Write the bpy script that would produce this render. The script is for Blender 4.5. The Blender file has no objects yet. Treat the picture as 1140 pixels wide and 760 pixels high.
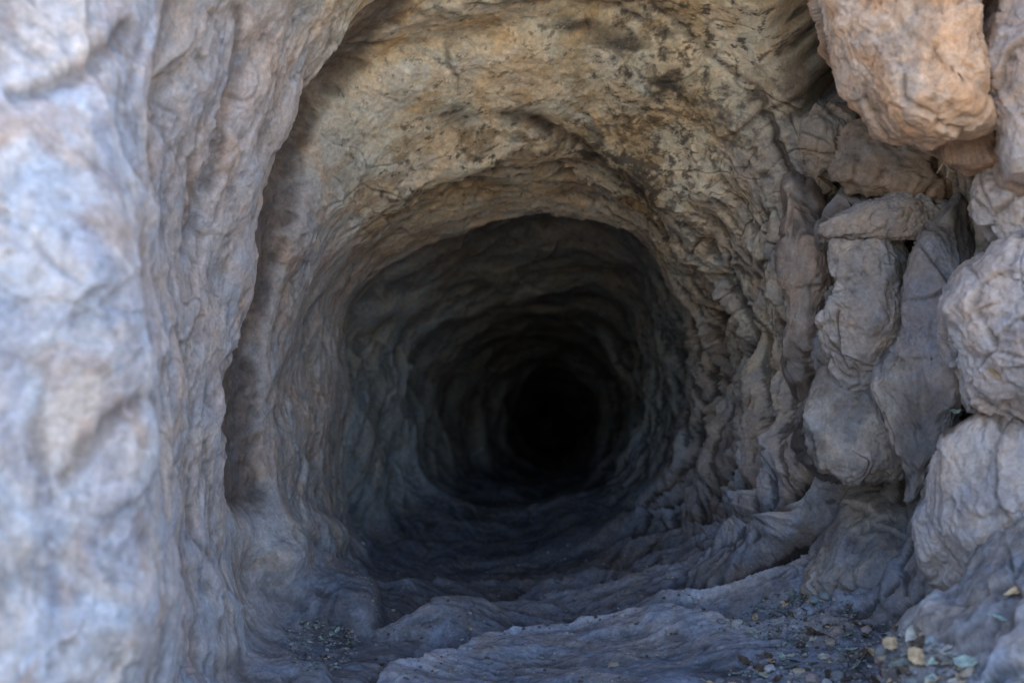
import bpy, math, random
import numpy as np
from concurrent.futures import ThreadPoolExecutor
from mathutils import Vector
R = math.radians
F = 1583.0                     # focal length in photo pixels (50 mm, photo 1140 x 760)
sc = bpy.context.scene
C = bpy.context.scene.collection

def wp(x, y, D):
    """pixel of the photograph + distance -> point (numpy friendly), camera at the origin looking along +Y"""
    x, y, D = np.broadcast_arrays(np.asarray(x, float), np.asarray(y, float), np.asarray(D, float))
    return np.stack([(x-570)/F*D, D, (380-y)/F*D], -1)

# ------------------------------------------------------------------ noise
_rs = np.random.RandomState(7)
PERM = _rs.permutation(256).astype(np.int32)
PERM = np.concatenate([PERM, PERM, PERM])
_g = _rs.normal(size=(256, 3)); _g /= np.linalg.norm(_g, axis=1)[:, None]
GRAD = _g.astype(np.float32)
POOL = ThreadPoolExecutor(4)

def _pn(P):
    i = np.floor(P).astype(np.int32); f = (P - i).astype(np.float32); i &= 255
    u = f*f*f*(f*(f*6-15)+10)
    ux, uy, uz = u[:, 0], u[:, 1], u[:, 2]
    out = 0
    for dx in (0, 1):
        wx = ux if dx else 1-ux
        a = PERM[i[:, 0]+dx]
        for dy in (0, 1):
            wy = uy if dy else 1-uy
            b = PERM[(a + i[:, 1]+dy) & 511]
            for dz in (0, 1):
                wz = uz if dz else 1-uz
                g = GRAD[PERM[(b + i[:, 2]+dz) & 511] & 255]
                d = g[:, 0]*(f[:, 0]-dx) + g[:, 1]*(f[:, 1]-dy) + g[:, 2]*(f[:, 2]-dz)
                out = out + wx*wy*wz*d
    return out * 1.6
def chunked(fn, P):
    n = len(P)
    if n < 20000: return fn(P)
    parts = np.array_split(P, 16)
    return np.concatenate(list(POOL.map(fn, parts)))
def noise(P, s=1.0, seed=0):
    P = np.asarray(P, np.float32)*np.float32(s) if np.isscalar(s) else np.asarray(P, np.float32)*np.asarray(s, np.float32)
    return chunked(_pn, P + np.float32(17.31*seed + 3.7))
def fbm(P, s=1.0, octv=4, gain=.5, seed=0, lac=2.03):
    out, a = 0, 1.0
    s = np.asarray(s, float)
    for k in range(octv):
        out = out + a*noise(P, s*(lac**k) if s.ndim else float(s*(lac**k)), seed+k*3)
        a *= gain
    return out
def ridged(P, s=1.0, octv=4, gain=.5, seed=0):
    out, a = 0, 1.0
    s = np.asarray(s, float)
    for k in range(octv):
        out = out + a*(1-2*np.abs(noise(P, s*(2.07**k) if s.ndim else float(s*(2.07**k)), seed+k*5)))
        a *= gain
    return out
def sstep(a, b, x):
    t = np.clip((x-a)/(b-a), 0, 1); return t*t*(3-2*t)
def terrace(v, sharp=.12):
    f = np.floor(v); r = v-f
    return f + sstep(.5-sharp, .5+sharp, r)*.75 + r*.25
def crackline(P, s, w, seed):
    n = noise(P, s, seed) + .35*noise(P, np.asarray(s)*2.7, seed+1)
    return np.exp(-(n/w)**2)
def warp(P, s, a, seed):
    return P + a*np.stack([noise(P, s, seed), noise(P, s, seed+11), noise(P, s, seed+23)], -1)

def _worley(P):
    """nearest jittered cell: offset from its centre dotted with a random direction, random value, F2-F1"""
    i = np.floor(P).astype(np.int32); n = len(P)
    d1 = np.full(n, 9., np.float32); d2 = d1.copy(); h = np.zeros(n, np.float32); rv = h.copy()
    for dx in (-1, 0, 1):
        for dy in (-1, 0, 1):
            for dz in (-1, 0, 1):
                c = i + np.array([dx, dy, dz], np.int32); cm = c & 255
                k = PERM[(PERM[(PERM[cm[:, 0]] + cm[:, 1]) & 511] + cm[:, 2]) & 511] & 255
                o = P - (c + .5 + GRAD[k]*.55)
                d = np.einsum('ij,ij->i', o, o)
                m = d < d1
                d2 = np.where(m, d1, np.minimum(d2, d))
                g = GRAD[(k*7+13) & 255]
                h = np.where(m, np.einsum('ij,ij->i', o, g), h); rv = np.where(m, k/255., rv); d1 = np.where(m, d, d1)
    return np.stack([h, rv.astype(np.float32), np.sqrt(d2)-np.sqrt(d1)], -1)
def facets(P, s, seed, edge=.10):
    """broken-stone relief: tilted flat faces that end in small steps, and the joint lines between them"""
    w = chunked(_worley, np.asarray(P, np.float32)*np.asarray(s, np.float32) + np.float32(seed*5.77+40))
    e = sstep(0, edge, w[:, 2])
    return (w[:, 0]*.9 + (w[:, 1]-.5)*.55)*(.35+.65*e), np.exp(-(w[:, 2]/.05)**2)
def seg_dist(px, py, poly):
    """distance to a polyline, side (+ = right-hand side when walking along it), parameter along it"""
    best = np.full(px.shape, 1e9, np.float32); side = np.zeros_like(best); par = np.zeros_like(best)
    L = len(poly)-1
    for k in range(L):
        (ax, ay), (bx, by) = poly[k], poly[k+1]
        dx, dy = bx-ax, by-ay
        t = np.clip(((px-ax)*dx + (py-ay)*dy)/(dx*dx+dy*dy), 0, 1)
        ex, ey = px-(ax+t*dx), py-(ay+t*dy)
        d = np.hypot(ex, ey); m = d < best
        best = np.where(m, d, best)
        side = np.where(m, np.sign(dx*(py-ay) - dy*(px-ax)), side)
        par = np.where(m, (k+t)/L, par)
    return best, side, par

# ------------------------------------------------------------------ materials
def rock_material(name, bump=1.0, scale=1.0, contrast=.22, speck=.5):
    m = bpy.data.materials.new(name); m.use_nodes = True
    nt = m.node_tree; N = nt.nodes; L = nt.links
    for n in list(N): N.remove(n)
    out = N.new('ShaderNodeOutputMaterial'); bs = N.new('ShaderNodeBsdfPrincipled')
    L.new(bs.outputs[0], out.inputs[0])
    bs.inputs['Roughness'].default_value = .86
    bs.inputs['Specular IOR Level'].default_value = .25
    tc = N.new('ShaderNodeTexCoord')
    at = N.new('ShaderNodeAttribute'); at.attribute_name = 'tint'
    def nz(sc_, det, rough, dist=0.):
        n = N.new('ShaderNodeTexNoise'); n.inputs['Scale'].default_value = sc_*scale
        n.inputs['Detail'].default_value = det; n.inputs['Roughness'].default_value = rough
        n.inputs['Distortion'].default_value = dist
        L.new(tc.outputs['Object'], n.inputs['Vector']); return n
    def rng(src, a, b, c, d):
        r = N.new('ShaderNodeMapRange'); r.inputs[1].default_value = a; r.inputs[2].default_value = b
        r.inputs[3].default_value = c; r.inputs[4].default_value = d; L.new(src, r.inputs[0]); return r
    def mul(a, b):
        x = N.new('ShaderNodeMix'); x.data_type = 'RGBA'; x.blend_type = 'MULTIPLY'; x.inputs[0].default_value = 1
        L.new(a, x.inputs[6]); L.new(b, x.inputs[7]); return x.outputs[2]
    n1 = nz(26, 8, .68, .6); n2 = nz(120, 8, .78); n3 = nz(9, 6, .6, 1.2)
    v1 = rng(n1.outputs[0], .3, .7, 1-contrast, 1+contrast)
    v2 = rng(n2.outputs[0], .32, .68, 1-contrast*1.3, 1+contrast*1.3)
    c = mul(at.outputs['Color'], v1.outputs[0]); c = mul(c, v2.outputs[0])
    # small warm / cool shifts of hue
    hr = N.new('ShaderNodeValToRGB'); hr.color_ramp.elements[0].position = .36; hr.color_ramp.elements[1].position = .64
    hr.color_ramp.elements[0].color = (1.10, .98, .88, 1); hr.color_ramp.elements[1].color = (.90, .98, 1.10, 1)
    L.new(n3.outputs[0], hr.inputs[0]); c = mul(c, hr.outputs[0])
    # white mineral specks
    n4 = nz(230, 2, .5); sp = rng(n4.outputs[0], .70, .76, 0, speck)
    x = N.new('ShaderNodeMix'); x.data_type = 'RGBA'; L.new(sp.outputs[0], x.inputs[0]); L.new(c, x.inputs[6]); x.inputs[7].default_value = (.55, .54, .52, 1)
    L.new(x.outputs[2], bs.inputs['Base Color'])
    b1 = N.new('ShaderNodeBump'); b1.inputs['Strength'].default_value = min(1, .55*bump); b1.inputs['Distance'].default_value = .009
    b2 = N.new('ShaderNodeBump'); b2.inputs['Strength'].default_value = min(1, .5*bump); b2.inputs['Distance'].default_value = .004
    L.new(n1.outputs[0], b1.inputs['Height']); L.new(n2.outputs[0], b2.inputs['Height'])
    L.new(b1.outputs[0], b2.inputs['Normal']); L.new(b2.outputs[0], bs.inputs['Normal'])
    return m
def simple_material(name, col, rough=.8, var=.3, scale=60, trans=0):
    m = bpy.data.materials.new(name); m.use_nodes = True
    nt = m.node_tree; N = nt.nodes; L = nt.links; bs = N['Principled BSDF']
    bs.inputs['Roughness'].default_value = rough; bs.inputs['Specular IOR Level'].default_value = .3
    tc = N.new('ShaderNodeTexCoord'); oi = N.new('ShaderNodeObjectInfo')
    n = N.new('ShaderNodeTexNoise'); n.inputs['Scale'].default_value = scale; n.inputs['Detail'].default_value = 5
    L.new(tc.outputs['Object'], n.inputs['Vector'])
    a = [c*(1-var) for c in col]; b = [min(1, c*(1+var)) for c in col]
    r = N.new('ShaderNodeValToRGB'); r.color_ramp.elements[0].position = .35; r.color_ramp.elements[1].position = .65
    r.color_ramp.elements[0].color = (*a, 1); r.color_ramp.elements[1].color = (*b, 1)
    L.new(n.outputs[0], r.inputs[0]); L.new(r.outputs[0], bs.inputs['Base Color'])
    bp = N.new('ShaderNodeBump'); bp.inputs['Strength'].default_value = .4; bp.inputs['Distance'].default_value = .001
    L.new(n.outputs[0], bp.inputs['Height']); L.new(bp.outputs[0], bs.inputs['Normal'])
    return m
M_ROCK = rock_material('limestone')
M_BOULDER = rock_material('weathered_limestone', contrast=.2, speck=.25)
M_FLOOR = rock_material('dusty_limestone', contrast=.3, speck=.7)

# ------------------------------------------------------------------ mesh building
def make_mesh(name, V, faces, tint=None, mat=None, smooth=True):
    me = bpy.data.meshes.new(name)
    V = np.ascontiguousarray(V, np.float32); faces = np.ascontiguousarray(faces, np.int32)
    n, k = faces.shape
    me.vertices.add(len(V)); me.vertices.foreach_set('co', V.ravel())
    me.loops.add(n*k); me.loops.foreach_set('vertex_index', faces.ravel())
    me.polygons.add(n); me.polygons.foreach_set('loop_start', np.arange(0, n*k, k, dtype=np.int32))
    me.polygons.foreach_set('loop_total', np.full(n, k, np.int32))
    me.polygons.foreach_set('use_smooth', np.full(n, smooth, bool))
    me.update(calc_edges=True); me.validate()
    if tint is not None:
        a = me.color_attributes.new('tint', 'FLOAT_COLOR', 'POINT')
        a.data.foreach_set('color', np.concatenate([tint, np.ones((len(V), 1))], 1).astype(np.float32).ravel())
    if mat: me.materials.append(mat)
    o = bpy.data.objects.new(name, me); C.objects.link(o)
    return o
def tag(o, label=None, cat=None, group=None, kind=None):
    if label: o['label'] = label
    if cat: o['category'] = cat
    if group: o['group'] = group
    if kind: o['kind'] = kind
    return o

# ------------------------------------------------------------------ the cave shell: a loft of measured cross sections
# columns: T TR1 TR2 R BR1 BR2 B BL1 BL2 L TL1 TL2  (clock positions), photo pixel + distance
def ring(D, pts, dD=None):
    p = np.array(pts, float); d = np.full(12, float(D))
    if dD is not None: d = d + np.array(dD, float)
    return np.concatenate([p, d[:, None]], 1)
def swell(r, k, dD):
    c = r[:, :2].mean(0); q = r.copy(); q[:, :2] = c + (q[:, :2]-c)*k; q[:, 2] += dD; return q
E0 = ring(10.5, [(607+16*math.sin(a), 484-18*math.cos(a)) for a in np.linspace(0, 2*math.pi, 13)[:12]])
E1 = ring(8.2, [(611+34*math.sin(a), 476-38*math.cos(a)) for a in np.linspace(0, 2*math.pi, 13)[:12]])
L2 = ring(6.3, [(616,408),(645,416),(662,440),(668,468),(660,496),(645,514),(618,522),(590,518),(572,500),(566,470),(570,440),(588,416)])
L3 = ring(5.2, [(610,369),(650,376),(686,408),(701,450),(697,497),(668,530),(620,537),(560,535),(520,522),(503,475),(510,420),(555,382)])
L4 = ring(4.4, [(640,330),(683,345),(708,385),(717,435),(708,490),(676,540),(620,556),(540,556),(485,542),(462,480),(468,400),(535,345)])
L5 = ring(3.6, [(620,226),(694,262),(748,328),(774,400),(757,470),(700,570),(600,612),(470,616),(393,592),(386,480),(390,352),(490,274)], [-.3,-.3,-.3,-.2,-.1,0,0,0,-.05,-.15,-.25,-.3])
L5o = ring(3.5, [(617,212),(700,247),(762,318),(800,405),(786,490),(722,590),(610,625),(470,627),(390,606),(380,490),(378,350),(482,258)], [-.3,-.3,-.3,-.2,-.1,0,0,0,-.05,-.15,-.25,-.3])
L6 = ring(3.05, [(600,166),(704,192),(795,275),(848,400),(842,500),(790,600),(640,660),(480,658),(372,626),(350,500),(352,350),(440,220)], [-.2,-.2,-.2,-.15,-.1,0,0,0,-.05,-.1,-.15,-.2])
L7 = ring(2.62, [(605,60),(745,85),(850,190),(885,360),(890,490),(850,620),(650,708),(440,698),(318,655),(290,500),(318,290),(388,110)])
L7c = ring(2.6, [(600,20),(770,40),(880,170),(910,360),(915,500),(880,640),(650,720),(425,712),(300,668),(272,490),(300,265),(376,92)])
L8 = ring(2.36, [(590,-60),(800,-20),(935,150),(955,350),(965,520),(940,690),(650,752),(395,748),(270,712),(256,480),(288,230),(398,20)],
          [0,.1,.2,.22,.2,.05,0,0,-.05,-.06,-.06,-.03])
L9 = ring(1.95, [(580,-170),(850,-120),(1040,80),(1080,350),(1090,520),(1080,790),(640,818),(350,818),(195,790),(172,450),(158,200),(300,-80)],
          [.22,.24,.30,.30,.30,.06,0,0,-.1,-.22,-.22,0])
L9b = ring(1.6, [(580,-330),(900,-260),(1180,60),(1200,350),(1210,540),(1160,910),(640,920),(320,920),(178,900),(150,450),(135,180),(220,-190)],
          [.45,.5,.50,.45,.40,.05,0,0,-.1,-.2,-.15,.1])
L10 = ring(1.15, [(580,-700),(1000,-560),(1500,-100),(1600,380),(1600,700),(1400,1130),(640,1130),(200,1130),(20,1040),(-70,450),(-70,80),(20,-480)],
          [.75,.75,.7,.5,.4,0,0,0,.05,.15,.2,.5])
L11 = ring(.75, [(580,-1400),(1500,-1300),(2500,-500),(2600,380),(2500,900),(1900,1550),(640,1550),(0,1550),(-400,1350),(-500,450),(-500,-200),(-300,-1000)],
          [1.0,1.0,.8,.7,.5,0,0,0,.1,.25,.45,.9])
L12 = ring(.5, [(580,-2600),(2600,-2500),(4500,-1500),(7200,380),(7000,1400),(5600,2150),(640,2150),(-4000,2150),(-5200,1500),(-4600,450),(-3200,-1200),(-1500,-2300)],
          [1.1,1.1,.9,.3,.1,0,0,0,0,.2,.6,1.0])  # outer rings out of view, flared to let in more sky light
rings = [E0, E1, swell(L2,1.1,.25), L2, swell(L3,1.09,.25), L3, swell(L4,1.05,.25), L4, swell(L5,1.10,.45), swell(L5,1.05,.14), L5, L5o, L6, L7, L7c, L8, L9, L9b, L10, L11, L12]
rows  = [20, 30, 6, 36, 6, 36, 6, 100, 12, 6, 16, 90, 130, 30, 90, 110, 50, 70, 24, 30]
NT = 1900
def periodic(r):
    """Catmull-Rom through the twelve control points"""
    P = wp(r[:, 0], r[:, 1], r[:, 2]); u = np.arange(NT)/NT*12; k = np.floor(u).astype(int); t = (u-k)[:, None]
    p0, p1, p2, p3 = P[(k-1) % 12], P[k % 12], P[(k+1) % 12], P[(k+2) % 12]
    return .5*((2*p1) + (-p0+p2)*t + (2*p0-5*p1+4*p2-p3)*t*t + (-p0+3*p1-3*p2+p3)*t**3)
RP = [periodic(r) for r in rings]
rowsP, S = [], []
marks = {}
for i in range(len(RP)-1):
    marks[i] = len(rowsP)
    for j in range(rows[i]):
        t = j/rows[i]; rowsP.append(RP[i]*(1-t)+RP[i+1]*t); S.append(i+t)
rowsP.append(RP[-1]); S.append(len(RP)-1.0)
G = np.array(rowsP); S = np.array(S); NR = len(G)
# round the joints between the sections a little
for it in range(10):
    G[1:-1] = .25*G[:-2] + .5*G[1:-1] + .25*G[2:]
k_ = np.hanning(61); k_ /= k_.sum()
Gs = np.apply_along_axis(lambda v: np.convolve(np.pad(v, 30, 'edge'), k_, 'valid'), 0, G.reshape(NR, -1)).reshape(G.shape)
wr = (sstep(12.25, 12.7, S)*(1-sstep(17.5, 19, S)))[:, None, None]
G = G*(1-wr) + Gs*wr
TH = np.arange(NT)/NT*12.0
def normals(G):
    ds = np.gradient(G, axis=0); dt = (np.roll(G, -1, 1)-np.roll(G, 1, 1))
    n = np.cross(dt, ds); n /= np.linalg.norm(n, axis=2)[..., None]+1e-9
    return n
Nn = normals(G)
ax = G.mean(1, keepdims=True)
if (Nn*(ax-G)).sum() < 0: Nn = -Nn           # pointing into the open space
P = G.reshape(-1, 3); Nf = Nn.reshape(-1, 3)
th = np.broadcast_to(TH[None, :], (NR, NT)).ravel(); ss = np.broadcast_to(S[:, None], (NR, NT)).ravel()
Dd = P[:, 1]
px = (570 + F*P[:, 0]/Dd).astype(np.float32); py = (380 - F*P[:, 2]/Dd).astype(np.float32)
far = sstep(2.0, .9, Dd)                    # close to the viewer
ang = th/12*2*math.pi
Q = np.stack([np.sin(ang), np.cos(ang), Dd], -1).astype(np.float32)     # stretched along the ring direction
Qw = warp(Q, np.array([3., 3., 3.]), .05, 5)
def win(a, b, c, d, x): return sstep(a, b, x)*(1-sstep(c, d, x))
ceil_w = np.clip(win(-9, -8, 2.6, 3.6, th) + win(10.2, 11.2, 20, 21, th), 0, 1)
floor_w = win(4.5, 5.3, 7.4, 8.2, th)
left_w = win(7.6, 8.4, 10.4, 11.2, th)
right_w = win(1.2, 2.2, 4.8, 5.4, th)
inside = 1-sstep(3.4, 4.2, Dd)              # 0 deep in the tunnel
big = fbm(P, 2.6, 3, .5, 1)*.030
med = fbm(warp(P, 6, .03, 9), 7, 4, .5, 31)*.012
def cen0(v): return v - v.mean()
strata = cen0(ridged(Qw, np.array([2.2, 2.2, 9.]), 3, .5, 41))
folds = cen0(ridged(warp(Q, 2., .10, 43), np.array([.9, .9, 5.0]), 3, .5, 44))
strata2 = cen0(ridged(Qw, np.array([3., 3., 20.]), 3, .55, 47))
Pw = warp(P, 9, .03, 60)
terr = terrace(fbm(Pw, 4.5, 3, .5, 71)*2.6, .08)
terrb = terrace(fbm(Qw, np.array([2.5, 2.5, 8.]), 3, .5, 75)*2.6, .08)
fine = fbm(P, 45, 3, .6, 81)
fine2 = fbm(P, 130, 2, .6, 85)
ck = crackline(Pw, 4.5, .022, 91); ck2 = crackline(Pw, 11., .025, 95)
calm = .25 + .75*sstep(-.1, .35, noise(P, 3., 99))
rough = .42*left_w + .38*ceil_w + 1.0*right_w + .35*floor_w
deep = sstep(3.5, 4.2, Dd)
disp = big*(1-.15*ceil_w) + med*(.7+.1*right_w-.2*ceil_w) + strata*(.006*(1-.75*ceil_w-.75*left_w-.6*floor_w) + .006*right_w + .003*floor_w)*(1-.3*deep)
disp += folds*(.032*right_w + .002*left_w)*(1-.6*deep)
disp += strata2*(.0015*(1-.6*ceil_w-.75*left_w-.8*floor_w)+.004*right_w+.0006*left_w - .0006*floor_w)
Pf = warp(warp(P, 5, .04, 301), 22, .012, 305)
Qf = warp(Q, 3., .12, 309)
fa, fe = facets(Pf, 7., 1); fb, fbe = facets(Pf, 23., 2)
fc, fce = facets(Qf, np.array([3.2, 3.2, 9.]), 3)          # long slabs lying along the ribs
msk = sstep(-.25, .25, noise(P, 4., 311)); msk2 = sstep(-.2, .3, noise(P, 7., 313))
frough = .8*left_w + .26*ceil_w + .5*right_w + .3*floor_w
disp += (fa*.013*msk + fb*.0055*msk2)*frough + fc*.020*(right_w*.6+.07*left_w+.05*floor_w+.08*ceil_w)*(1-.5*deep)
disp -= (fe*.003*msk*msk2 + fce*.006*msk2*right_w)*frough*sstep(-.1,.4,noise(P,5.,317))
disp += fbm(P, 70, 3, .65, 315)*.0010
disp += (cen0(terr)*.004 + cen0(terrb)*.003*(1-.6*ceil_w))*rough*calm
disp += fine*.0012*(.5+rough*.5) + fine2*.0004
disp -= (ck*.007 + ck2*.003)*rough*calm
disp *= 1 + 1.2*sstep(1.2, .8, Dd)
# broad carved bands of the tunnel
disp += .016*deep*(.5+noise(Q, 1.2, 6))*np.sin(Dd*8 + 1.5*np.sin(ang*2)+4*noise(Q, 1.1, 5))
disp += deep*(fbm(P, 3.5, 3, .5, 8)*.03 + fa*.007 + fb*.002)
cav = np.zeros_like(disp); lit_edge = np.zeros_like(disp)
wob = (6*noise(P, 14, 111) + 3*noise(P, 40, 113)).astype(np.float32)
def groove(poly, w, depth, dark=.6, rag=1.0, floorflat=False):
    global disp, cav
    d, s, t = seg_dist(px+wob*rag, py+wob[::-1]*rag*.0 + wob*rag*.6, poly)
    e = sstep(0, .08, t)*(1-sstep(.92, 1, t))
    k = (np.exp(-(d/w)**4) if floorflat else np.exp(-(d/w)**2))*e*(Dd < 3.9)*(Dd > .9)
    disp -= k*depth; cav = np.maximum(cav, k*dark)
def ledge(poly, w, h, back=4., rag=1., dark=0., dw=22.):
    """raised on the right-hand side of the line (walking along it), falling away over w pixels"""
    global disp, cav, lit_edge
    d, s, t = seg_dist(px, py+wob*rag, poly)
    sd = d*s
    e = sstep(0, .12, t)*(1-sstep(.88, 1, t))
    k = sstep(-back, 0, sd)*np.exp(-(np.maximum(sd, 0)/w)**1.5)
    disp += k*h*e*(Dd < 3.9)*(Dd > .9)*(.45 if dark else 1)
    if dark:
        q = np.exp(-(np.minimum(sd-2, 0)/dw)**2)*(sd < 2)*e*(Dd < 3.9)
        disp -= q*h*.65; cav = np.maximum(cav, q*dark)  # shade beyond the edge painted into the trough colour
        lit_edge = np.maximum(lit_edge, (sd >= 0)*np.exp(-(sd/(w*.6))**2)*e*(Dd < 3.9))  # light along the edge painted as a pale band
def lobe(poly, w0, w1, h):
    global disp
    d, s, t = seg_dist(px, py+wob, poly)
    disp += h*np.exp(-(d/(w0+(w1-w0)*t))**4)*sstep(-.02, .5, t+.1)*(Dd < 3.9)*(Dd > .9)
# ragged recess between the left wall and the vault
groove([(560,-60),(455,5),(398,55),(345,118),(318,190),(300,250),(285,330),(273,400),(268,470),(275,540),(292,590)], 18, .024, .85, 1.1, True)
# overhanging seam at the top right and the deep cleft beside the big boulder, its shadow painted dark
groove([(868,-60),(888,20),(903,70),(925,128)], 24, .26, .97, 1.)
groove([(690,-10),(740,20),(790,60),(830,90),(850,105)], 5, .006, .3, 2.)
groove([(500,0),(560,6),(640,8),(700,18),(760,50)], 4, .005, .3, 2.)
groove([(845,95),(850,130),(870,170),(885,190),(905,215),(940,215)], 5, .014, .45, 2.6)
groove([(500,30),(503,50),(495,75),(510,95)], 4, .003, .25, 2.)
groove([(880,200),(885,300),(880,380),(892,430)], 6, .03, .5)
# arch seam and its overhang, shade beneath it painted in
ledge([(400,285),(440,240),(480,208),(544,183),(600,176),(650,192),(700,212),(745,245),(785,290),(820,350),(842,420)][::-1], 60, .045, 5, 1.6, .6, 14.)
groove([(585,128),(620,150),(650,168),(690,190),(735,225)], 9, .015, .35)
ledge([(430,315),(500,280),(560,262),(622,255),(665,268),(706,292),(736,325),(765,372)][::-1], 14, .012, 3, 1.)
ledge([(500,300),(520,250),(600,215),(680,235),(740,280),(780,340),(800,400)][::-1], 20, .014, 4, 1.2)
# ribs sweeping down the right wall on to the floor
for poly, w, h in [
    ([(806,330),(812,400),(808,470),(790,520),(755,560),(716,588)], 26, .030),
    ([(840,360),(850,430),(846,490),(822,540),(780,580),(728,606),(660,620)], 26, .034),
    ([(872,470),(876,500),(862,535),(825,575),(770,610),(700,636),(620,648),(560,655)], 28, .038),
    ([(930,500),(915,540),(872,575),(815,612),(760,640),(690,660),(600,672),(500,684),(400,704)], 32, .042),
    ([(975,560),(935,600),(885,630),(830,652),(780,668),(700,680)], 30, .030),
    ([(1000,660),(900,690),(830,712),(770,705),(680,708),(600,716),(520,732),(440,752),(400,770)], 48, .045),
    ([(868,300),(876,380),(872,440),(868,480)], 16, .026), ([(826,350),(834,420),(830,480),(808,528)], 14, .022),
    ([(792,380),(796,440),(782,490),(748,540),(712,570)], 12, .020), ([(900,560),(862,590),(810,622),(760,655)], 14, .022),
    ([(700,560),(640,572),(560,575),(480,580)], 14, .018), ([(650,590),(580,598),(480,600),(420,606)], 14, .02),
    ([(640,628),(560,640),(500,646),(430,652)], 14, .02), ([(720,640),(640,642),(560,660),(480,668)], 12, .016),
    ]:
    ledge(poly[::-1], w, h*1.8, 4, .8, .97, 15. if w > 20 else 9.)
# left foot of the wall
lobe([(275,560),(310,620),(350,655),(398,682)], 26, 24, .055); lobe([(330,560),(365,600),(400,612)], 16, 14, .02); lobe([(215,640),(235,690),(240,715)], 34, 26, .02); lobe([(270,745),(330,752),(350,760)], 26, 18, .02)
# the near bulges of the left wall and their seams
ledge([(190,790),(166,640),(160,480),(164,380),(150,280),(120,150),(90,40),(80,-60)][::-1], 60, .016, 12, 1.5)
ledge([(262,740),(256,600),(260,440),(272,330),(296,220),(360,100),(430,20),(470,-30)][::-1], 26, .005, 6, 1.4)
groove([(60,540),(95,500),(130,455),(160,440)], 10, .006, .25)
groove([(0,110),(60,100),(110,70),(150,20)], 12, .010, .3)
groove([(215,300),(240,190),(262,80),(262,0)], 6, .008, .3)
groove([(262,680),(225,600),(225,560)], 4, .006, .3)

def blur(A, n, it=2):
    for _ in range(it):
        c = np.cumsum(np.pad(A, ((n+1, n), (0, 0)), 'edge'), 0); A = (c[2*n+1:]-c[:-2*n-1])/(2*n+1)
        B = np.concatenate([A[:, -n-1:], A, A[:, :n]], 1); c = np.cumsum(B, 1); A = (c[:, 2*n+1:]-c[:, :-2*n-1])/(2*n+1)
    return A
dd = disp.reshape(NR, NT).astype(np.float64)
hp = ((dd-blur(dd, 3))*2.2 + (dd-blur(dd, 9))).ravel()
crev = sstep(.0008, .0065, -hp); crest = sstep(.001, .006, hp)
G2 = (P + Nf*disp[:, None]).reshape(NR, NT, 3)
# ---- colour of the stone, with some light and shade painted in
def mix(a, b, t): return a*(1-t[:, None]) + np.asarray(b)[None, :]*t[:, None]
n_a = fbm(P, 3.2, 4, .6, 201); n_b = fbm(Pw, 11, 4, .6, 207); n_c = fbm(Pw, 28, 4, .65, 213)
n_s = fbm(Qw, np.array([3., 3., 16.]), 4, .6, 217)
col = np.tile(np.array([[.41, .38, .365]]), (len(P), 1))
col = mix(col, (.48, .44, .41), sstep(-.1, .5, n_a)*.6)
col = mix(col, (.40, .28, .23), sstep(.05, .5, n_b)*.5)
col = mix(col, (.28, .26, .26), sstep(.0, .5, n_s)*.45)
# ochre vault: pale on its left flank, browner to the right
vault = ceil_w*sstep(1.9, 2.4, Dd)*(1-sstep(3.0, 3.5, Dd))
rgt = sstep(520, 800, px)
col = mix(col, (.75, .615, .42), vault*.9)
col = mix(col, (.48, .38, .23), vault*rgt*(.3+.4*sstep(-.3, .3, n_a)))
col = mix(col, (.48, .31, .13), vault*sstep(.08, .45, n_b+.5*n_a)*.45)
col = mix(col, (.76, .70, .60), vault*sstep(.1, .45, n_s)*.4*(1-rgt*.6))
n_l = fbm(warp(P, 30, .010, 231), np.array([38., 52., 52.]), 5, .72, 233)
zone = vault*sstep(600, 740, px+wob*6)*(1-sstep(850, 910, px))
lich = zone*sstep(.05, .45, n_l+.5*n_a+.25*n_b-.02)
spots = vault*sstep(.55, .75, n_l)*.6
arch = np.exp(-((Dd-2.85)/.10)**2)*ceil_w
col = mix(col, (.085, .068, .05), np.clip(lich*.62 + spots + arch*sstep(-.15, .35, n_l*.6+n_b)*.6, 0, .9))
def blot(x, y, rx, ry, rot=0):
    c_, s_ = math.cos(R(rot)), math.sin(R(rot)); dx, dy = px+wob-x, py+wob-y
    return np.exp(-(((dx*c_+dy*s_)/rx)**2 + ((-dx*s_+dy*c_)/ry)**2))
bl = np.clip(blot(605, 140, 34, 9, 38)+blot(560, 128, 20, 6, 10)+blot(680, 180, 60, 10, 24)+blot(690, 50, 36, 16, 10)+blot(740, 95, 30, 22, 40)+blot(640, 30, 30, 8, 0)+blot(505, 130, 14, 20, 0)*.5, 0, 1)
col = mix(col, (.06, .05, .042), bl*ceil_w*.85*sstep(-.35, .15, n_b))
# brown on the right side, darker behind the boulders
col = mix(col, (.34, .29, .24), right_w*sstep(1.8, 2.2, Dd)*(.6+.35*sstep(-.2, .3, n_b)))
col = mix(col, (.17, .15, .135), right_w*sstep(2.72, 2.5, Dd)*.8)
col = mix(col, (.27, .27, .255), sstep(3.36, 3.62, Dd)*.92)  # tunnel shade painted in from the rim inward
col = mix(col, (.40, .43, .47), left_w*sstep(3.4, 3.7, Dd)*(1-sstep(4.6, 5.6, Dd))*.7)  # bluish light painted on the inner left wall
col = mix(col, (.17, .16, .145), sstep(5.4, 7.5, Dd)*.8)  # painted shade deepens towards the far end
low_w = win(3.5, 4.7, 7.6, 8.8, th)*sstep(1.5, 2.0, Dd)
col = mix(col, (.20, .205, .24), low_w*.7)  # skylight blue painted up the lower walls
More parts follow.
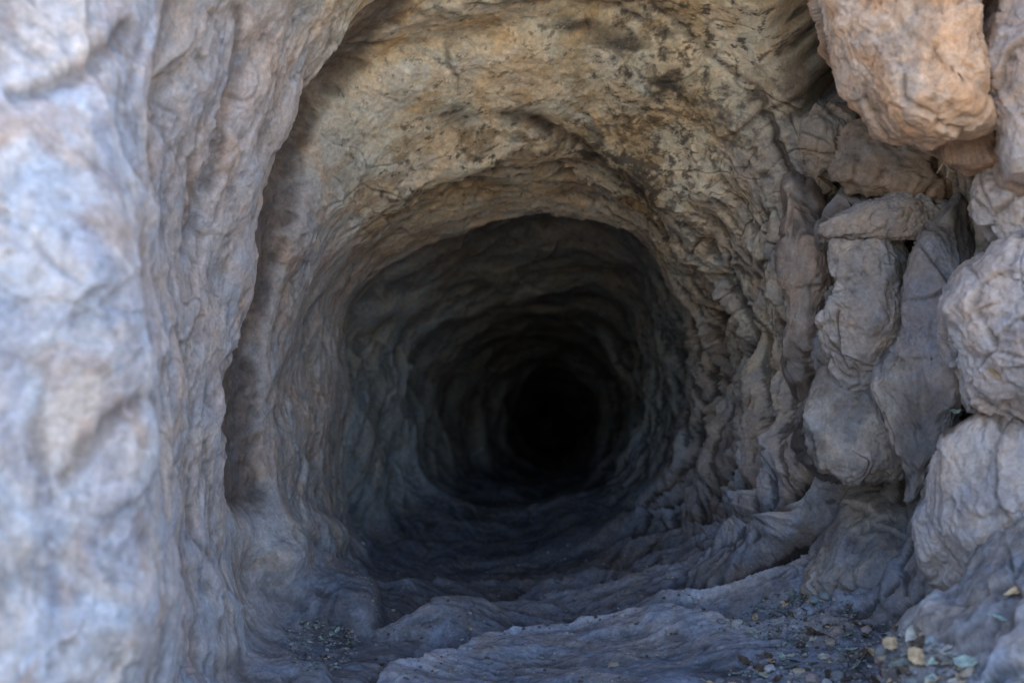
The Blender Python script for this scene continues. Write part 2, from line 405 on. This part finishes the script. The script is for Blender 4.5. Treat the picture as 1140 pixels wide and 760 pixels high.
# dusty floor with dirt patches; skylight blue and shade painted in
col = mix(col, (.19, .20, .235), floor_w*.92)
col = mix(col, (.09, .08, .078), floor_w*sstep(.1, .4, n_b)*.5)
col = mix(col, (.085, .085, .10), floor_w*sstep(2.35, 2.9, Dd)*.6)  # painted shade, growing towards the tunnel
col = mix(col, (.36, .36, .40), np.clip(lit_edge*(1-cav)*np.maximum(floor_w, low_w*.7), 0, 1)*.7*(1-sstep(2.5, 3.2, Dd)*.6))  # pale painted light on the ledge edges
col = mix(col, (.55, .49, .475), left_w*sstep(2.75, 2.45, Dd)*.45)
# near wall: cool pale skylight painted in
near = left_w*sstep(1.9, 1.3, Dd)
col = mix(col, (.58, .575, .59), near*.7)
col = mix(col, (.43, .31, .25), near*sstep(.15, .5, n_b)*.5)
col = mix(col, (.34, .34, .40), near*sstep(.1, .5, n_s)*.5)
col = mix(col, (.7, .7, .72), np.clip(blot(412, 515, 7, 26)+blot(408, 480, 4, 10)+blot(425, 560, 3, 12)+blot(530, 505, 4, 9)*.6, 0, 1)*sstep(-.2, .3, n_c)*deep)
earth = np.array([.12, .09, .075])  # earth in the seams, painted shade in the cleft and ledge troughs
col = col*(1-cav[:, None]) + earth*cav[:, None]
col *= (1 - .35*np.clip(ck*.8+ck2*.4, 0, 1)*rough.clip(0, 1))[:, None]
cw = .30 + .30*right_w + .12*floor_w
col *= (1 - cw*crev + .15*crest)[:, None]  # contrast added in colour: creases darker, crests lighter
col = np.clip(col, .015, .8)
COL = col.reshape(NR, NT, 3)

def patch(name, r0, r1, c0, c1, mat):
    """rows r0..r1, columns c0..c1 (may wrap) of the shell as one mesh"""
    cols = np.arange(c0, c1+1) % NT
    full = (c1-c0) >= NT
    g = G2[r0:r1+1][:, cols]; cc = COL[r0:r1+1][:, cols]
    nr, nc = g.shape[:2]
    idx = np.arange(nr*nc).reshape(nr, nc)
    f = np.stack([idx[:-1, :-1], idx[1:, :-1], idx[1:, 1:], idx[:-1, 1:]], -1).reshape(-1, 4)
    return make_mesh(name, g.reshape(-1, 3), f, cc.reshape(-1, 3), mat)
cF0, cF1 = int(4.75/12*NT), int(7.75/12*NT); cL1 = int(11.25/12*NT)
r8 = marks[15]
G2[0] = G2[0].mean(0)
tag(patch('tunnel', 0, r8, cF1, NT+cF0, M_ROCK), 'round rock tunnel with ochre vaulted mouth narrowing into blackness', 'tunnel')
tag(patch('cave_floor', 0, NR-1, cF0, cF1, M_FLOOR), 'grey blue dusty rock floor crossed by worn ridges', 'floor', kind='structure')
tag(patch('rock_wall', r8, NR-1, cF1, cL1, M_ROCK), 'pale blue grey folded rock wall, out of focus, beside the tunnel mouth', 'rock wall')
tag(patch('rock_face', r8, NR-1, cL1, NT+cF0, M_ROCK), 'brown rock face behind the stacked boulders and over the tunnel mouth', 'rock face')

# ------------------------------------------------------------------ boulders built from their measured outlines
_ico = {}
def ico(level):
    if level not in _ico:
        bpy.ops.mesh.primitive_ico_sphere_add(subdivisions=level, radius=1)
        o = bpy.context.object; me = o.data
        v = np.empty(len(me.vertices)*3, np.float32); me.vertices.foreach_get('co', v)
        f = np.empty(len(me.polygons)*3, np.int32); me.polygons.foreach_get('vertices', f)
        bpy.data.objects.remove(o); bpy.data.meshes.remove(me)
        _ico[level] = (v.reshape(-1, 3), f.reshape(-1, 3))
    return _ico[level]
def boulder(name, label, outline, D, front, back, col, slope=(0, 0), level=7, seed=0, flat=.36, chip=1., lines=1., cat='boulder',
            strat=(1, 1, 1), stain=None, dirt=0., group=None, mat=None, grow=1.08, facet=.78):
    U, Fc = ico(level)
    o = np.array(outline, float); o = o.mean(0) + (o-o.mean(0))*grow
    # centroid
    x, y = o[:, 0], o[:, 1]; x2, y2 = np.roll(x, -1), np.roll(y, -1)
    a = (x*y2-x2*y); A = a.sum()/2; cx = ((x+x2)*a).sum()/(6*A); cy = ((y+y2)*a).sum()/(6*A)
    phi = np.arctan2(U[:, 2], U[:, 0])
    # ray / polygon distance for many angles
    K = 720; aa = np.linspace(-math.pi, math.pi, K, endpoint=False); rad = np.zeros(K)
    for k, t in enumerate(aa):
        dx, dy = math.cos(t), -math.sin(t)
        best = 0
        for i in range(len(o)):
            ax_, ay_ = o[i]-(cx, cy); bx_, by_ = o[(i+1) % len(o)]-(cx, cy)
            ex, ey = bx_-ax_, by_-ay_; den = dx*ey-dy*ex
            if abs(den) < 1e-9: continue
            tt = (ax_*ey-ay_*ex)/den; uu = (ax_*dy-ay_*dx)/den
            if tt > 0 and -1e-6 <= uu <= 1+1e-6: best = max(best, tt)
        rad[k] = best
    ker = np.hanning(15); ker /= ker.sum()
    rad = np.convolve(np.concatenate([rad[-7:], rad, rad[:7]]), ker, 'valid')
    r = np.interp(phi, np.append(aa, math.pi), np.append(rad, rad[0]))
    rho = np.sqrt(U[:, 0]**2+U[:, 2]**2); rr = np.clip(rho, 0, 1)**.9
    X = cx + np.cos(phi)*r*rr; Y = cy - np.sin(phi)*r*rr
    h = np.abs(U[:, 1])**flat
    d = D + slope[0]*(X-cx)/100 + slope[1]*(Y-cy)/100 + np.where(U[:, 1] < 0, -front*h, back*h)
    V = wp(X, Y, d)
    c = V.mean(0)
    # normals from the faces
    def vn(V):
        n = np.cross(V[Fc[:, 1]]-V[Fc[:, 0]], V[Fc[:, 2]]-V[Fc[:, 0]]); vnm = np.zeros_like(V)
        for k in range(3): np.add.at(vnm, Fc[:, k], n)
        return vnm/(np.linalg.norm(vnm, axis=1)[:, None]+1e-12)
    n = vn(V)
    sg = np.sign((n*(V-c)).sum()); n = n*sg
    # knock flat faces off the rounded form
    rs = np.random.RandomState(seed*7+1)
    half = (V.max(0)-V.min(0))/2; E = (V-c)/half
    for k in range(16):
        pn = rs.normal(size=3)*np.array([.55, .5, .55]); pn[1] -= 1.15; pn /= np.linalg.norm(pn)
        pr = E@pn; off = np.quantile(pr, rs.uniform(.86, .98))
        E = E - np.maximum(pr-off, 0)[:, None]*pn*facet
    V = c + E*half
    n = vn(V)*sg
    W = V + seed*3.1
    Ws = W*np.array(strat)
    Ww = warp(Ws, 9, .035, seed)
    size = (r.mean()/F*D)
    Wf = warp(warp(Ws, 6, .03, seed+3), 26, .008, seed+5)
    f1, e1 = facets(Wf, 11., seed+1); f2, e2 = facets(Wf, 27., seed+2); f3, e3 = facets(Wf, 62., seed+4)
    cm = sstep(-.2, .25, noise(W, 6, seed+11)); cm2 = sstep(-.2, .25, noise(W, 11, seed+12))
    crk = crackline(Ww, 5.0, .014, seed+13); crk2 = np.clip(e1*cm*.5 + e2*cm2*.2, 0, 1)
    dsp = fbm(W, 5, 3, .5, seed+21)*.012*min(1.5, size/.08)
    dsp += (f1*.013 + f2*.0062*(.3+.7*cm) + f3*.0026*cm2)*chip + fbm(Wf, 30, 5, .65, seed+25)*.0030 + fbm(W, 120, 3, .65, seed+29)*.0010
    crk = crk*sstep(.05, .35, noise(W, 7, seed+15))
    dsp -= (crk*.006 + e1*.003*cm + e2*.0012*cm2)*lines
    dsp -= np.median(dsp)
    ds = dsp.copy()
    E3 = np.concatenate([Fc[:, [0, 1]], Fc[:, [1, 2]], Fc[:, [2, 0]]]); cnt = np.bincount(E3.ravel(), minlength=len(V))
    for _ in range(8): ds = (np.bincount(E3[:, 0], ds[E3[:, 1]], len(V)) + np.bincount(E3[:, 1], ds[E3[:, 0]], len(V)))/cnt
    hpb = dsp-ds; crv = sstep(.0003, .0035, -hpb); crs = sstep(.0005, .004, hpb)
    V = V + n*dsp[:, None]
    base = np.tile(np.array([col], float), (len(V), 1))
    na = fbm(W, 7, 4, .6, seed+41); nb = fbm(Ww, 22, 4, .6, seed+45)
    base = base*(1 + .22*na + .12*nb)[:, None]
    base = mix(base, (.24, .21, .19), sstep(.12, .5, nb)*.4)
    base = mix(base, (.52, .47, .42), sstep(.12, .5, na)*.3)
    if stain is not None: base = mix(base, stain, sstep(-.05, .4, fbm(W, 5, 3, .5, seed+50))*.7)
    if dirt: base = mix(base, (.10, .075, .055), sstep(.35, .8, n[:, 2] + .3*nb)*dirt)
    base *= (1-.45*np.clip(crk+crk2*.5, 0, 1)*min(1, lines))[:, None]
    base *= (1-.45*crv+.15*crs)[:, None]  # colour contrast by relief: hollows darker, raised spots lighter
    cen = V.mean(0)
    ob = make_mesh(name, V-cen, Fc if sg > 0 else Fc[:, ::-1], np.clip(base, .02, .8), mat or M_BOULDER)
    ob.location = cen
    return tag(ob, label, cat, group)
TAN = (.53, .355, .235); GREY = (.30, .265, .245); PALE = (.45, .395, .375); BRN = (.24, .19, .15); DUST = (.20, .195, .205); DK = (.17, .155, .15)  # tones of the stacked blocks lowered to carry their deeper shade
boulder('boulder', 'large tan boulder with wavy cracks overhanging the top right corner', [(905,-60),(920,5),(928,60),(952,112),(985,140),(1040,168),(1110,206),(1146,206),(1122,150),(1092,122),(1108,90),(1088,48),(1100,10),(1120,-80),(1000,-110)],
        2.02, .16, .25, TAN, slope=(-.10, -.02), seed=1, flat=.42, chip=.9, grow=1.10, facet=.4)
boulder('boulder', 'pinkish boulder wedged to the right of the large tan boulder', [(1112,-60),(1104,10),(1090,45),(1108,90),(1096,118),(1112,140),(1124,185),(1180,200),(1230,150),(1240,20),(1200,-60)],
        1.92, .12, .2, (.44,.34,.28), slope=(-.08, 0), seed=2, grow=1.12, facet=.6)
boulder('boulder', 'small pale stone wedged under the pinkish boulder at the right edge', [(1086,205),(1100,185),(1135,178),(1190,195),(1190,260),(1150,275),(1120,272),(1090,240)],
        2.0, .07, .15, PALE, slope=(-.1, 0), seed=3, level=6, grow=1.15, facet=.7)
boulder('boulder', 'pale rounded boulder jutting out at mid height on the right edge', [(1170,265),(1110,288),(1078,312),(1058,340),(1056,380),(1074,418),(1080,452),(1130,456),(1200,450),(1250,380),(1230,290)],
        1.92, .12, .2, PALE, slope=(-.10, 0), seed=4, flat=.45, grow=1.12, facet=.6)
boulder('boulder', 'earth topped slanting slab below the pale rounded boulder', [(1200,452),(1140,456),(1092,462),(1052,490),(1028,535),(1020,580),(1036,622),(1058,658),(1090,660),(1130,620),(1180,560),(1220,500)],
        2.0, .08, .2, (.36,.33,.33), slope=(-.12, 0), seed=33, dirt=.9, strat=(1, 1, .5), flat=.3, facet=1.0, chip=1.3, grow=1.04)
boulder('boulder', 'grey sloping boulder with flowing creases in the bottom right corner', [(1210,470),(1150,490),(1112,535),(1088,600),(1062,655),(1010,690),(985,735),(1020,800),(1110,840),(1260,800),(1260,560)],
        1.86, .12, .2, DUST, slope=(-.10, -.12), seed=6, chip=1.3, stain=(.33,.33,.36))
boulder('standing_slab', 'tall dark slab leaning upright between the stacked blocks and pale boulder', [(1072,212),(1100,235),(1112,275),(1085,310),(1068,350),(1066,400),(1082,450),(1058,485),(1032,520),(1018,560),(1006,515),(985,470),(976,430),(998,385),(1004,325),(1036,262)],
        2.22, .08, .2, DK, slope=(-.10, 0), seed=7, cat='rock slab', chip=.8, lines=.6, stain=(.26,.24,.25))
boulder('boulder', 'flat topped grey block on top of the stack beside the dark slab', [(920,256),(928,238),(946,214),(1000,210),(1062,212),(1066,224),(1040,258),(1002,268),(955,272),(922,270)],
        2.34, .08, .25, GREY, seed=8, level=7, grow=1.14)
boulder('boulder', 'tall grey block with diagonal cracks in the middle of the stack', [(926,276),(960,274),(1012,266),(1032,272),(1008,318),(1000,382),(974,420),(930,418),(914,392),(918,355),(934,312),(924,296)],
        2.33, .085, .25, GREY, seed=9, grow=1.16)
boulder('boulder', 'rounded dusky block at the bottom of the stack', [(922,416),(972,418),(992,450),(1000,520),(960,528),(918,522),(888,494),(902,448)],
        2.36, .08, .25, (.20,.18,.17), seed=10, level=7, grow=1.15, strat=(1,1,.7))
boulder('rock_column', 'narrow brown rock column along the left of the stacked blocks', [(880,196),(905,186),(928,212),(926,260),(934,300),(922,350),(926,400),(914,446),(886,438),(874,410),(880,360),(872,300),(882,250)],
        2.52, .10, .25, (.28,.225,.19), seed=11, level=6, cat='rock column', grow=1.05)
boulder('boulder', 'brown wedge stone in shadow beneath the large tan boulder', [(940,150),(965,125),(1000,140),(1060,172),(1096,190),(1070,212),(1000,210),(950,212),(932,190)],
        2.36, .06, .25, BRN, seed=12, level=6, lines=.6, grow=1.12)
boulder('boulder', 'rounded brown stone tucked in the cleft left of the brown wedge stone', [(900,135),(915,112),(945,118),(955,150),(945,190),(930,205),(908,190),(896,160)],
        2.44, .06, .25, (.24,.195,.15), seed=13, level=6, lines=.7, grow=1.15)
boulder('boulder', 'broad dusty mound at the foot of the dark slab', [(958,528),(985,512),(1012,545),(1040,600),(1075,668),(1060,720),(985,716),(915,690),(898,655),(930,590)],
        2.50, .15, .25, DUST, slope=(-.05, -.10), seed=14, chip=1.7, facet=.85, flat=.5, strat=(1, 1, .5), grow=1.03)

# ------------------------------------------------------------------ leaf litter, pebbles, gravel, a hanging root
bpy.context.view_layer.update()
dg = bpy.context.evaluated_depsgraph_get()
def hit(x, y):
    d = Vector(((x-570)/F, 1, (380-y)/F)).normalized()
    ok, loc, nor, idx, ob, mt = sc.ray_cast(dg, Vector((0, 0, 0)), d)
    if nor.dot(d) > 0: nor = -nor
    return (loc, nor) if ok else (None, None)
rnd = random.Random(5)
def leaf_mesh(name, mat, seed):
    rr = random.Random(seed); nx, ny = 10, 6; V = []; Fq = []
    curl, fold, bend = rr.uniform(.1, .5), rr.uniform(.05, .3), rr.uniform(-.25, .25)
    for i in range(nx+1):
        t = i/nx; w_ = .30*math.sin(math.pi*t**.85)**.8*(1-.25*t) + .004
        for j in range(ny+1):
            u = j/ny*2-1
            ww = w_*(1+.08*math.sin(i*2.1+seed)*abs(u))
            V.append((t-.5, u*ww + bend*(t-.5)**2, curl*(t-.5)**2 + fold*abs(u)*w_ + .02*math.sin(i*1.7+j+seed)))
    for i in range(nx):
        for j in range(ny):
            a = i*(ny+1)+j; Fq.append((a, a+1, a+ny+2, a+ny+1))
    b0 = len(V)                                   # stalk
    for t in (0, 1):
        for q in ((-.012, -.01), (.012, -.01), (0, .014)): V.append((-.5-.28*t, q[0]+.05*t, q[1]+curl*.25+.04*t))
    for k in range(3): Fq.append((b0+k, b0+(k+1) % 3, b0+3+(k+1) % 3, b0+3+k))
    me = bpy.data.meshes.new(name); me.from_pydata(V, [], Fq); me.update()
    for p in me.polygons: p.use_smooth = True
    me.materials.append(mat); return me
def stone_mesh(name, mat, seed, lvl=3):
    U, Fc = ico(lvl); E = U.astype(float).copy(); rs = np.random.RandomState(seed)
    for k in range(12):
        pn = rs.normal(size=3); pn /= np.linalg.norm(pn); pr = E@pn; E -= np.maximum(pr-rs.uniform(.62, .9), 0)[:, None]*pn
    E *= np.array([1, rs.uniform(.65, .95), rs.uniform(.45, .75)]); E *= (1+.10*fbm(U*1.0+seed, 1.6, 3, .5, seed))[:, None]
    me = bpy.data.meshes.new(name); me.from_pydata(E.tolist(), [], Fc.tolist()); me.update()
    for p in me.polygons: p.use_smooth = True
    me.materials.append(mat); return me
LC = {'tan': (.46, .33, .20), 'grey green': (.20, .235, .20), 'pale green': (.30, .37, .33), 'dark brown': (.085, .06, .045), 'bleached': (.40, .37, .32)}
LM = {k: [leaf_mesh('leaf', simple_material('leaf_'+k.replace(' ', '_'), v, .7, .35, 3), 10*i+j) for j in range(4)] for i, (k, v) in enumerate(LC.items())}
SC_ = {'white': (.42, .41, .41), 'grey': (.20, .20, .21), 'pinkish': (.30, .235, .22), 'blue grey': (.21, .235, .25), 'buff': (.36, .30, .24)}
SM = {k: [stone_mesh('pebble', simple_material('pebble_'+k.replace(' ', '_'), v, .85, .2, 5), 40+7*i+j) for j in range(4)] for i, (k, v) in enumerate(SC_.items())}
def put(me, name, x, y, size, lift=.25, up=None, rz=None, tilt=.35):
    loc, nor = hit(x, y)
    if loc is None: return None
    o = bpy.data.objects.new(name, me); C.objects.link(o)
    n = (nor*.6 + Vector((0, 0, .7)) if up is None else nor) + Vector((rnd.uniform(-1, 1), rnd.uniform(-1, 1), 0))*tilt*.6
    q = n.normalized().to_track_quat('Z', 'Y')
    o.rotation_mode = 'QUATERNION'
    from mathutils import Quaternion
    o.rotation_quaternion = q @ Quaternion((0, 0, 1), rnd.uniform(0, 6.28) if rz is None else rz)
    o.scale = (size, size, size); o.location = loc + nor*size*lift
    return o
def leaf(x, y, size, colr, label, group=None, **k):
    o = put(rnd.choice(LM[colr]), 'leaf', x, y, size, .10, **k)
    if o: tag(o, label, 'leaf', group)
def pebble(x, y, size, colr, label, group=None, **k):
    o = put(rnd.choice(SM[colr]), 'pebble', x, y, size, .18, **k)
    if o: tag(o, label, 'pebble', group)
jobs = []
L_ = lambda *a, **k: jobs.append((leaf, a, k)); P_ = lambda *a, **k: jobs.append((pebble, a, k))
L_(996, 717, .036, 'tan', 'dry tan leaf lying flat left of two others by the grey sloping boulder')
L_(1024, 731, .036, 'tan', 'dry tan leaf lowest of the three near the grey sloping boulder')
L_(1018, 706, .040, 'bleached', 'large bleached leaf uppermost of the three near the grey sloping boulder')
L_(1006, 741, .040, 'grey green', 'broad grey green leaf just below the dry tan leaves')
L_(1080, 737, .038, 'pale green', 'pale green leaf below the creased boulder near the bottom edge')
L_(1112, 690, .024, 'pale green', 'pale green leaf stuck in a crease of the grey sloping boulder')
L_(1133, 660, .034, 'tan', 'tan leaf clinging to the side of the grey sloping boulder', up=1)
L_(1108, 412, .028, 'tan', 'tan leaf on the face of the pale rounded boulder', up=1)
L_(1062, 455, .022, 'pale green', 'small pale green leaf caught on top of the dark slab')
L_(905, 712, .020, 'bleached', 'bleached leaf among the stones in front of the dusty mound')
P_(821, 694, .0115, 'white', 'round white pebble on the floor beyond the front rock ledge')
P_(803, 693, .010, 'grey', 'grey pebble just left of the round white pebble')
P_(906, 668, .014, 'blue grey', 'blue grey stone left of a second one by the dusty mound')
P_(918, 664, .012, 'blue grey', 'blue grey stone touching the dusty mound')
P_(684, 741, .012, 'buff', 'buff stone chip on the front rock ledge')
P_(207, 746, .012, 'pinkish', 'pinkish stone at the foot of the left wall')
P_(858, 745, .012, 'white', 'white stone standing out in the litter at the bottom edge')
P_(403, 604, .008, 'white', 'white chip on the dark floor beside the tunnel wall')
P_(926, 716, .012, 'buff', 'buff stone right of the bleached leaf among stones')
def poly_pts(n, pts, seed):
    rr = random.Random(seed); p = pts; xs = [q[0] for q in p]; ys = [q[1] for q in p]; out = []
    while len(out) < n:
        x, y = rr.uniform(min(xs), max(xs)), rr.uniform(min(ys), max(ys)); c = False
        for i in range(len(p)):
            (x1, y1), (x2, y2) = p[i], p[i-1]
            if (y1 > y) != (y2 > y) and x < (x2-x1)*(y-y1)/(y2-y1)+x1: c = not c
        if c: out.append((x, y))
    return out
ZA = [(770,775),(850,722),(905,700),(960,690),(1010,692),(1070,725),(1110,775)]
ZB = [(800,700),(830,676),(880,655),(950,672),(960,690),(900,704),(850,712)]
ZC = [(312,700),(345,688),(395,700),(402,722),(380,745),(330,748)]
ZD = [(420,760),(400,640),(560,600),(720,600),(800,690),(700,760)]
for (zone, n, cols, s0, s1, where, seed) in [
    (ZA, 105, ['grey green', 'dark brown', 'dark brown', 'bleached', 'tan', 'pale green'], .010, .030, 'leaf in the litter along the bottom right edge', 1),
    (ZB, 46, ['dark brown', 'dark brown', 'grey green', 'tan'], .010, .020, 'leaf scrap in the dark hollow before the dusty mound', 2),
    (ZC, 30, ['grey green', 'dark brown', 'pale green'], .008, .016, 'leaf scrap in the gravel hollow by the left wall', 3),
    (ZD, 26, ['dark brown', 'tan', 'grey green'], .006, .011, 'leaf crumb scattered on the ridged tunnel floor', 4)]:
    for x, y in poly_pts(n, zone, seed):
        c_ = rnd.choice(cols); L_(x, y, rnd.uniform(s0, s1), c_, 'small %s %s' % (c_, where), 'scattered leaf litter', tilt=.9)
for (zone, n, cols, s0, s1, where, seed) in [
    (ZA, 90, ['grey', 'blue grey', 'white', 'buff', 'grey', 'pinkish'], .0025, .014, 'pebble in the litter along the bottom right edge', 11),
    (ZB, 30, ['grey', 'blue grey', 'grey'], .003, .008, 'pebble in the dark hollow before the dusty mound', 12),
    (ZC, 60, ['grey', 'grey', 'blue grey', 'white', 'buff'], .002, .006, 'pebble in the gravel hollow by the left wall', 13),
    (ZD, 50, ['grey', 'white', 'buff'], .0018, .004, 'pebble scattered on the ridged tunnel floor', 14)]:
    for x, y in poly_pts(n, zone, seed):
        c_ = rnd.choice(cols); P_(x, y, s0+(s1-s0)*rnd.random()**2.2, c_, 'small %s %s' % (c_, where), 'loose pebbles')
# grit between them: one mass
gv, gf, gt = [], [], []
U1, F1 = ico(1); k0 = 0
for zone, n, seed in ((ZA, 1300, 21), (ZB, 700, 22), (ZC, 600, 23), (ZD, 900, 24)):
    for x, y in poly_pts(n, zone, seed):
        loc, nor = hit(x, y)
        if loc is None: continue
        r_ = .0007 + .0035*rnd.random()**3
        sc3 = np.array([rnd.uniform(.6, 1.4), rnd.uniform(.6, 1.4), rnd.uniform(.4, .8)])*r_
        gv.append(U1*sc3*(1+.3*np.random.RandomState(k0 % 97).rand(len(U1), 1)) + np.array(loc)+np.array(nor)*r_*.2); gf.append(F1+k0); k0 += len(U1)
        c_ = rnd.choice([(.10, .08, .065), (.24, .24, .25), (.32, .30, .28), (.15, .16, .15), (.20, .22, .23)])
        gt.append(np.tile(np.array([c_]), (len(U1), 1)))
for fn, a_, k_ in jobs: fn(*a_, **k_)
tag(make_mesh('gravel', np.concatenate(gv), np.concatenate(gf), np.concatenate(gt), M_FLOOR), 'fine grit and crumbled litter on the cave floor', 'gravel', kind='stuff')
# thin dry root hanging below the tan boulder
def tube(pts, r0, r1, seg=6):
    V, Fq = [], []
    for i, p in enumerate(pts):
        r_ = r0+(r1-r0)*i/(len(pts)-1)
        for k in range(seg):
            a = k/seg*6.283; V.append((p[0]+r_*math.cos(a), p[1]+r_*math.sin(a), p[2]+r_*.3*math.sin(a*2)))
    for i in range(len(pts)-1):
        for k in range(seg): Fq.append((i*seg+k, i*seg+(k+1) % seg, (i+1)*seg+(k+1) % seg, (i+1)*seg+k))
    return np.array(V), np.array(Fq)
tv, tf, k0 = [], [], 0
for pts in ([(1052,160),(1054,172),(1051,180),(1056,188),(1054,198)], [(1051,180),(1046,188),(1043,193)], [(1056,188),(1062,192),(1066,190)], [(1054,172),(1060,176),(1061,183)]):
    w3 = [tuple(wp(x, y, 2.0)) for x, y in pts]; v_, f_ = tube(w3, .0014, .0006); tv.append(v_); tf.append(f_+k0); k0 += len(v_)
o = make_mesh('dry_root', np.concatenate(tv), np.concatenate(tf), None, simple_material('dry_root_bark', (.30, .24, .18)))
tag(o, 'thin dry forked root hanging under the large tan boulder', 'root')

# ------------------------------------------------------------------ ground outside, camera, light
def ground():
    xs = np.concatenate([-np.geomspace(400, 3, 24), np.linspace(-2.8, 2.8, 140), np.geomspace(3, 400, 24)])
    ys = np.concatenate([-np.geomspace(400, 3, 24), np.linspace(-2.9, .85, 100)])
    X, Y = np.meshgrid(xs, ys)
    Pg = np.stack([X, Y, np.full_like(X, -.575)], -1).reshape(-1, 3)
    Pg[:, 2] += fbm(Pg, 1.3, 4, .5, 301)*.03*(np.hypot(Pg[:, 0], Pg[:, 1]) < 12)
    idx = np.arange(len(Pg)).reshape(X.shape)
    f = np.stack([idx[:-1, :-1], idx[:-1, 1:], idx[1:, 1:], idx[1:, :-1]], -1).reshape(-1, 4)
    c = np.tile(np.array([[.40, .335, .225]]), (len(Pg), 1))*(1+.25*fbm(Pg, 2, 3, .5, 305))[:, None]
    tag(make_mesh('ground', Pg, f, np.clip(c, .05, .8), M_FLOOR), 'bare sunlit earth in front of the cave', 'ground', kind='structure')
ground()

cam = bpy.data.cameras.new('camera'); co = bpy.data.objects.new('camera', cam); C.objects.link(co)
co.location = (0, 0, 0); co.rotation_euler = (R(90), 0, 0)
cam.lens = 50; cam.sensor_width = 36; cam.clip_start = .02; cam.clip_end = 2000
cam.dof.use_dof = True; cam.dof.focus_distance = 2.45; cam.dof.aperture_fstop = 4.0
sc.camera = co
w = bpy.data.worlds.new('World'); sc.world = w; w.use_nodes = True
nt = w.node_tree; sky = nt.nodes.new('ShaderNodeTexSky'); sky.sky_type = 'NISHITA'; sky.sun_disc = False
EL, AZ = 62, 20
sky.sun_elevation = R(EL); sky.sun_rotation = R(AZ); sky.air_density = 1.0; sky.dust_density = 1.0
bg = nt.nodes['Background']; hs = nt.nodes.new('ShaderNodeHueSaturation'); hs.inputs['Saturation'].default_value = 1.0
nt.links.new(sky.outputs[0], hs.inputs['Color']); nt.links.new(hs.outputs[0], bg.inputs[0]); bg.inputs[1].default_value = .62
sl = bpy.data.lights.new('sun', 'SUN'); sl.energy = 23; sl.angle = R(.5); sl.color = (1, .93, .82)
so = bpy.data.objects.new('sun', sl); C.objects.link(so)
# the sun stands behind the rock (towards +Y), so the mouth is in open shade
dirv = Vector((math.sin(R(AZ))*math.cos(R(EL)), math.cos(R(AZ))*math.cos(R(EL)), math.sin(R(EL))))
so.rotation_euler = dirv.to_track_quat('Z', 'Y').to_euler(); so.location = dirv*10
sc.view_settings.view_transform = 'Standard'; sc.view_settings.look = 'None'
sc.cycles.use_denoising = True; sc.cycles.max_bounces = 6; sc.cycles.diffuse_bounces = 5
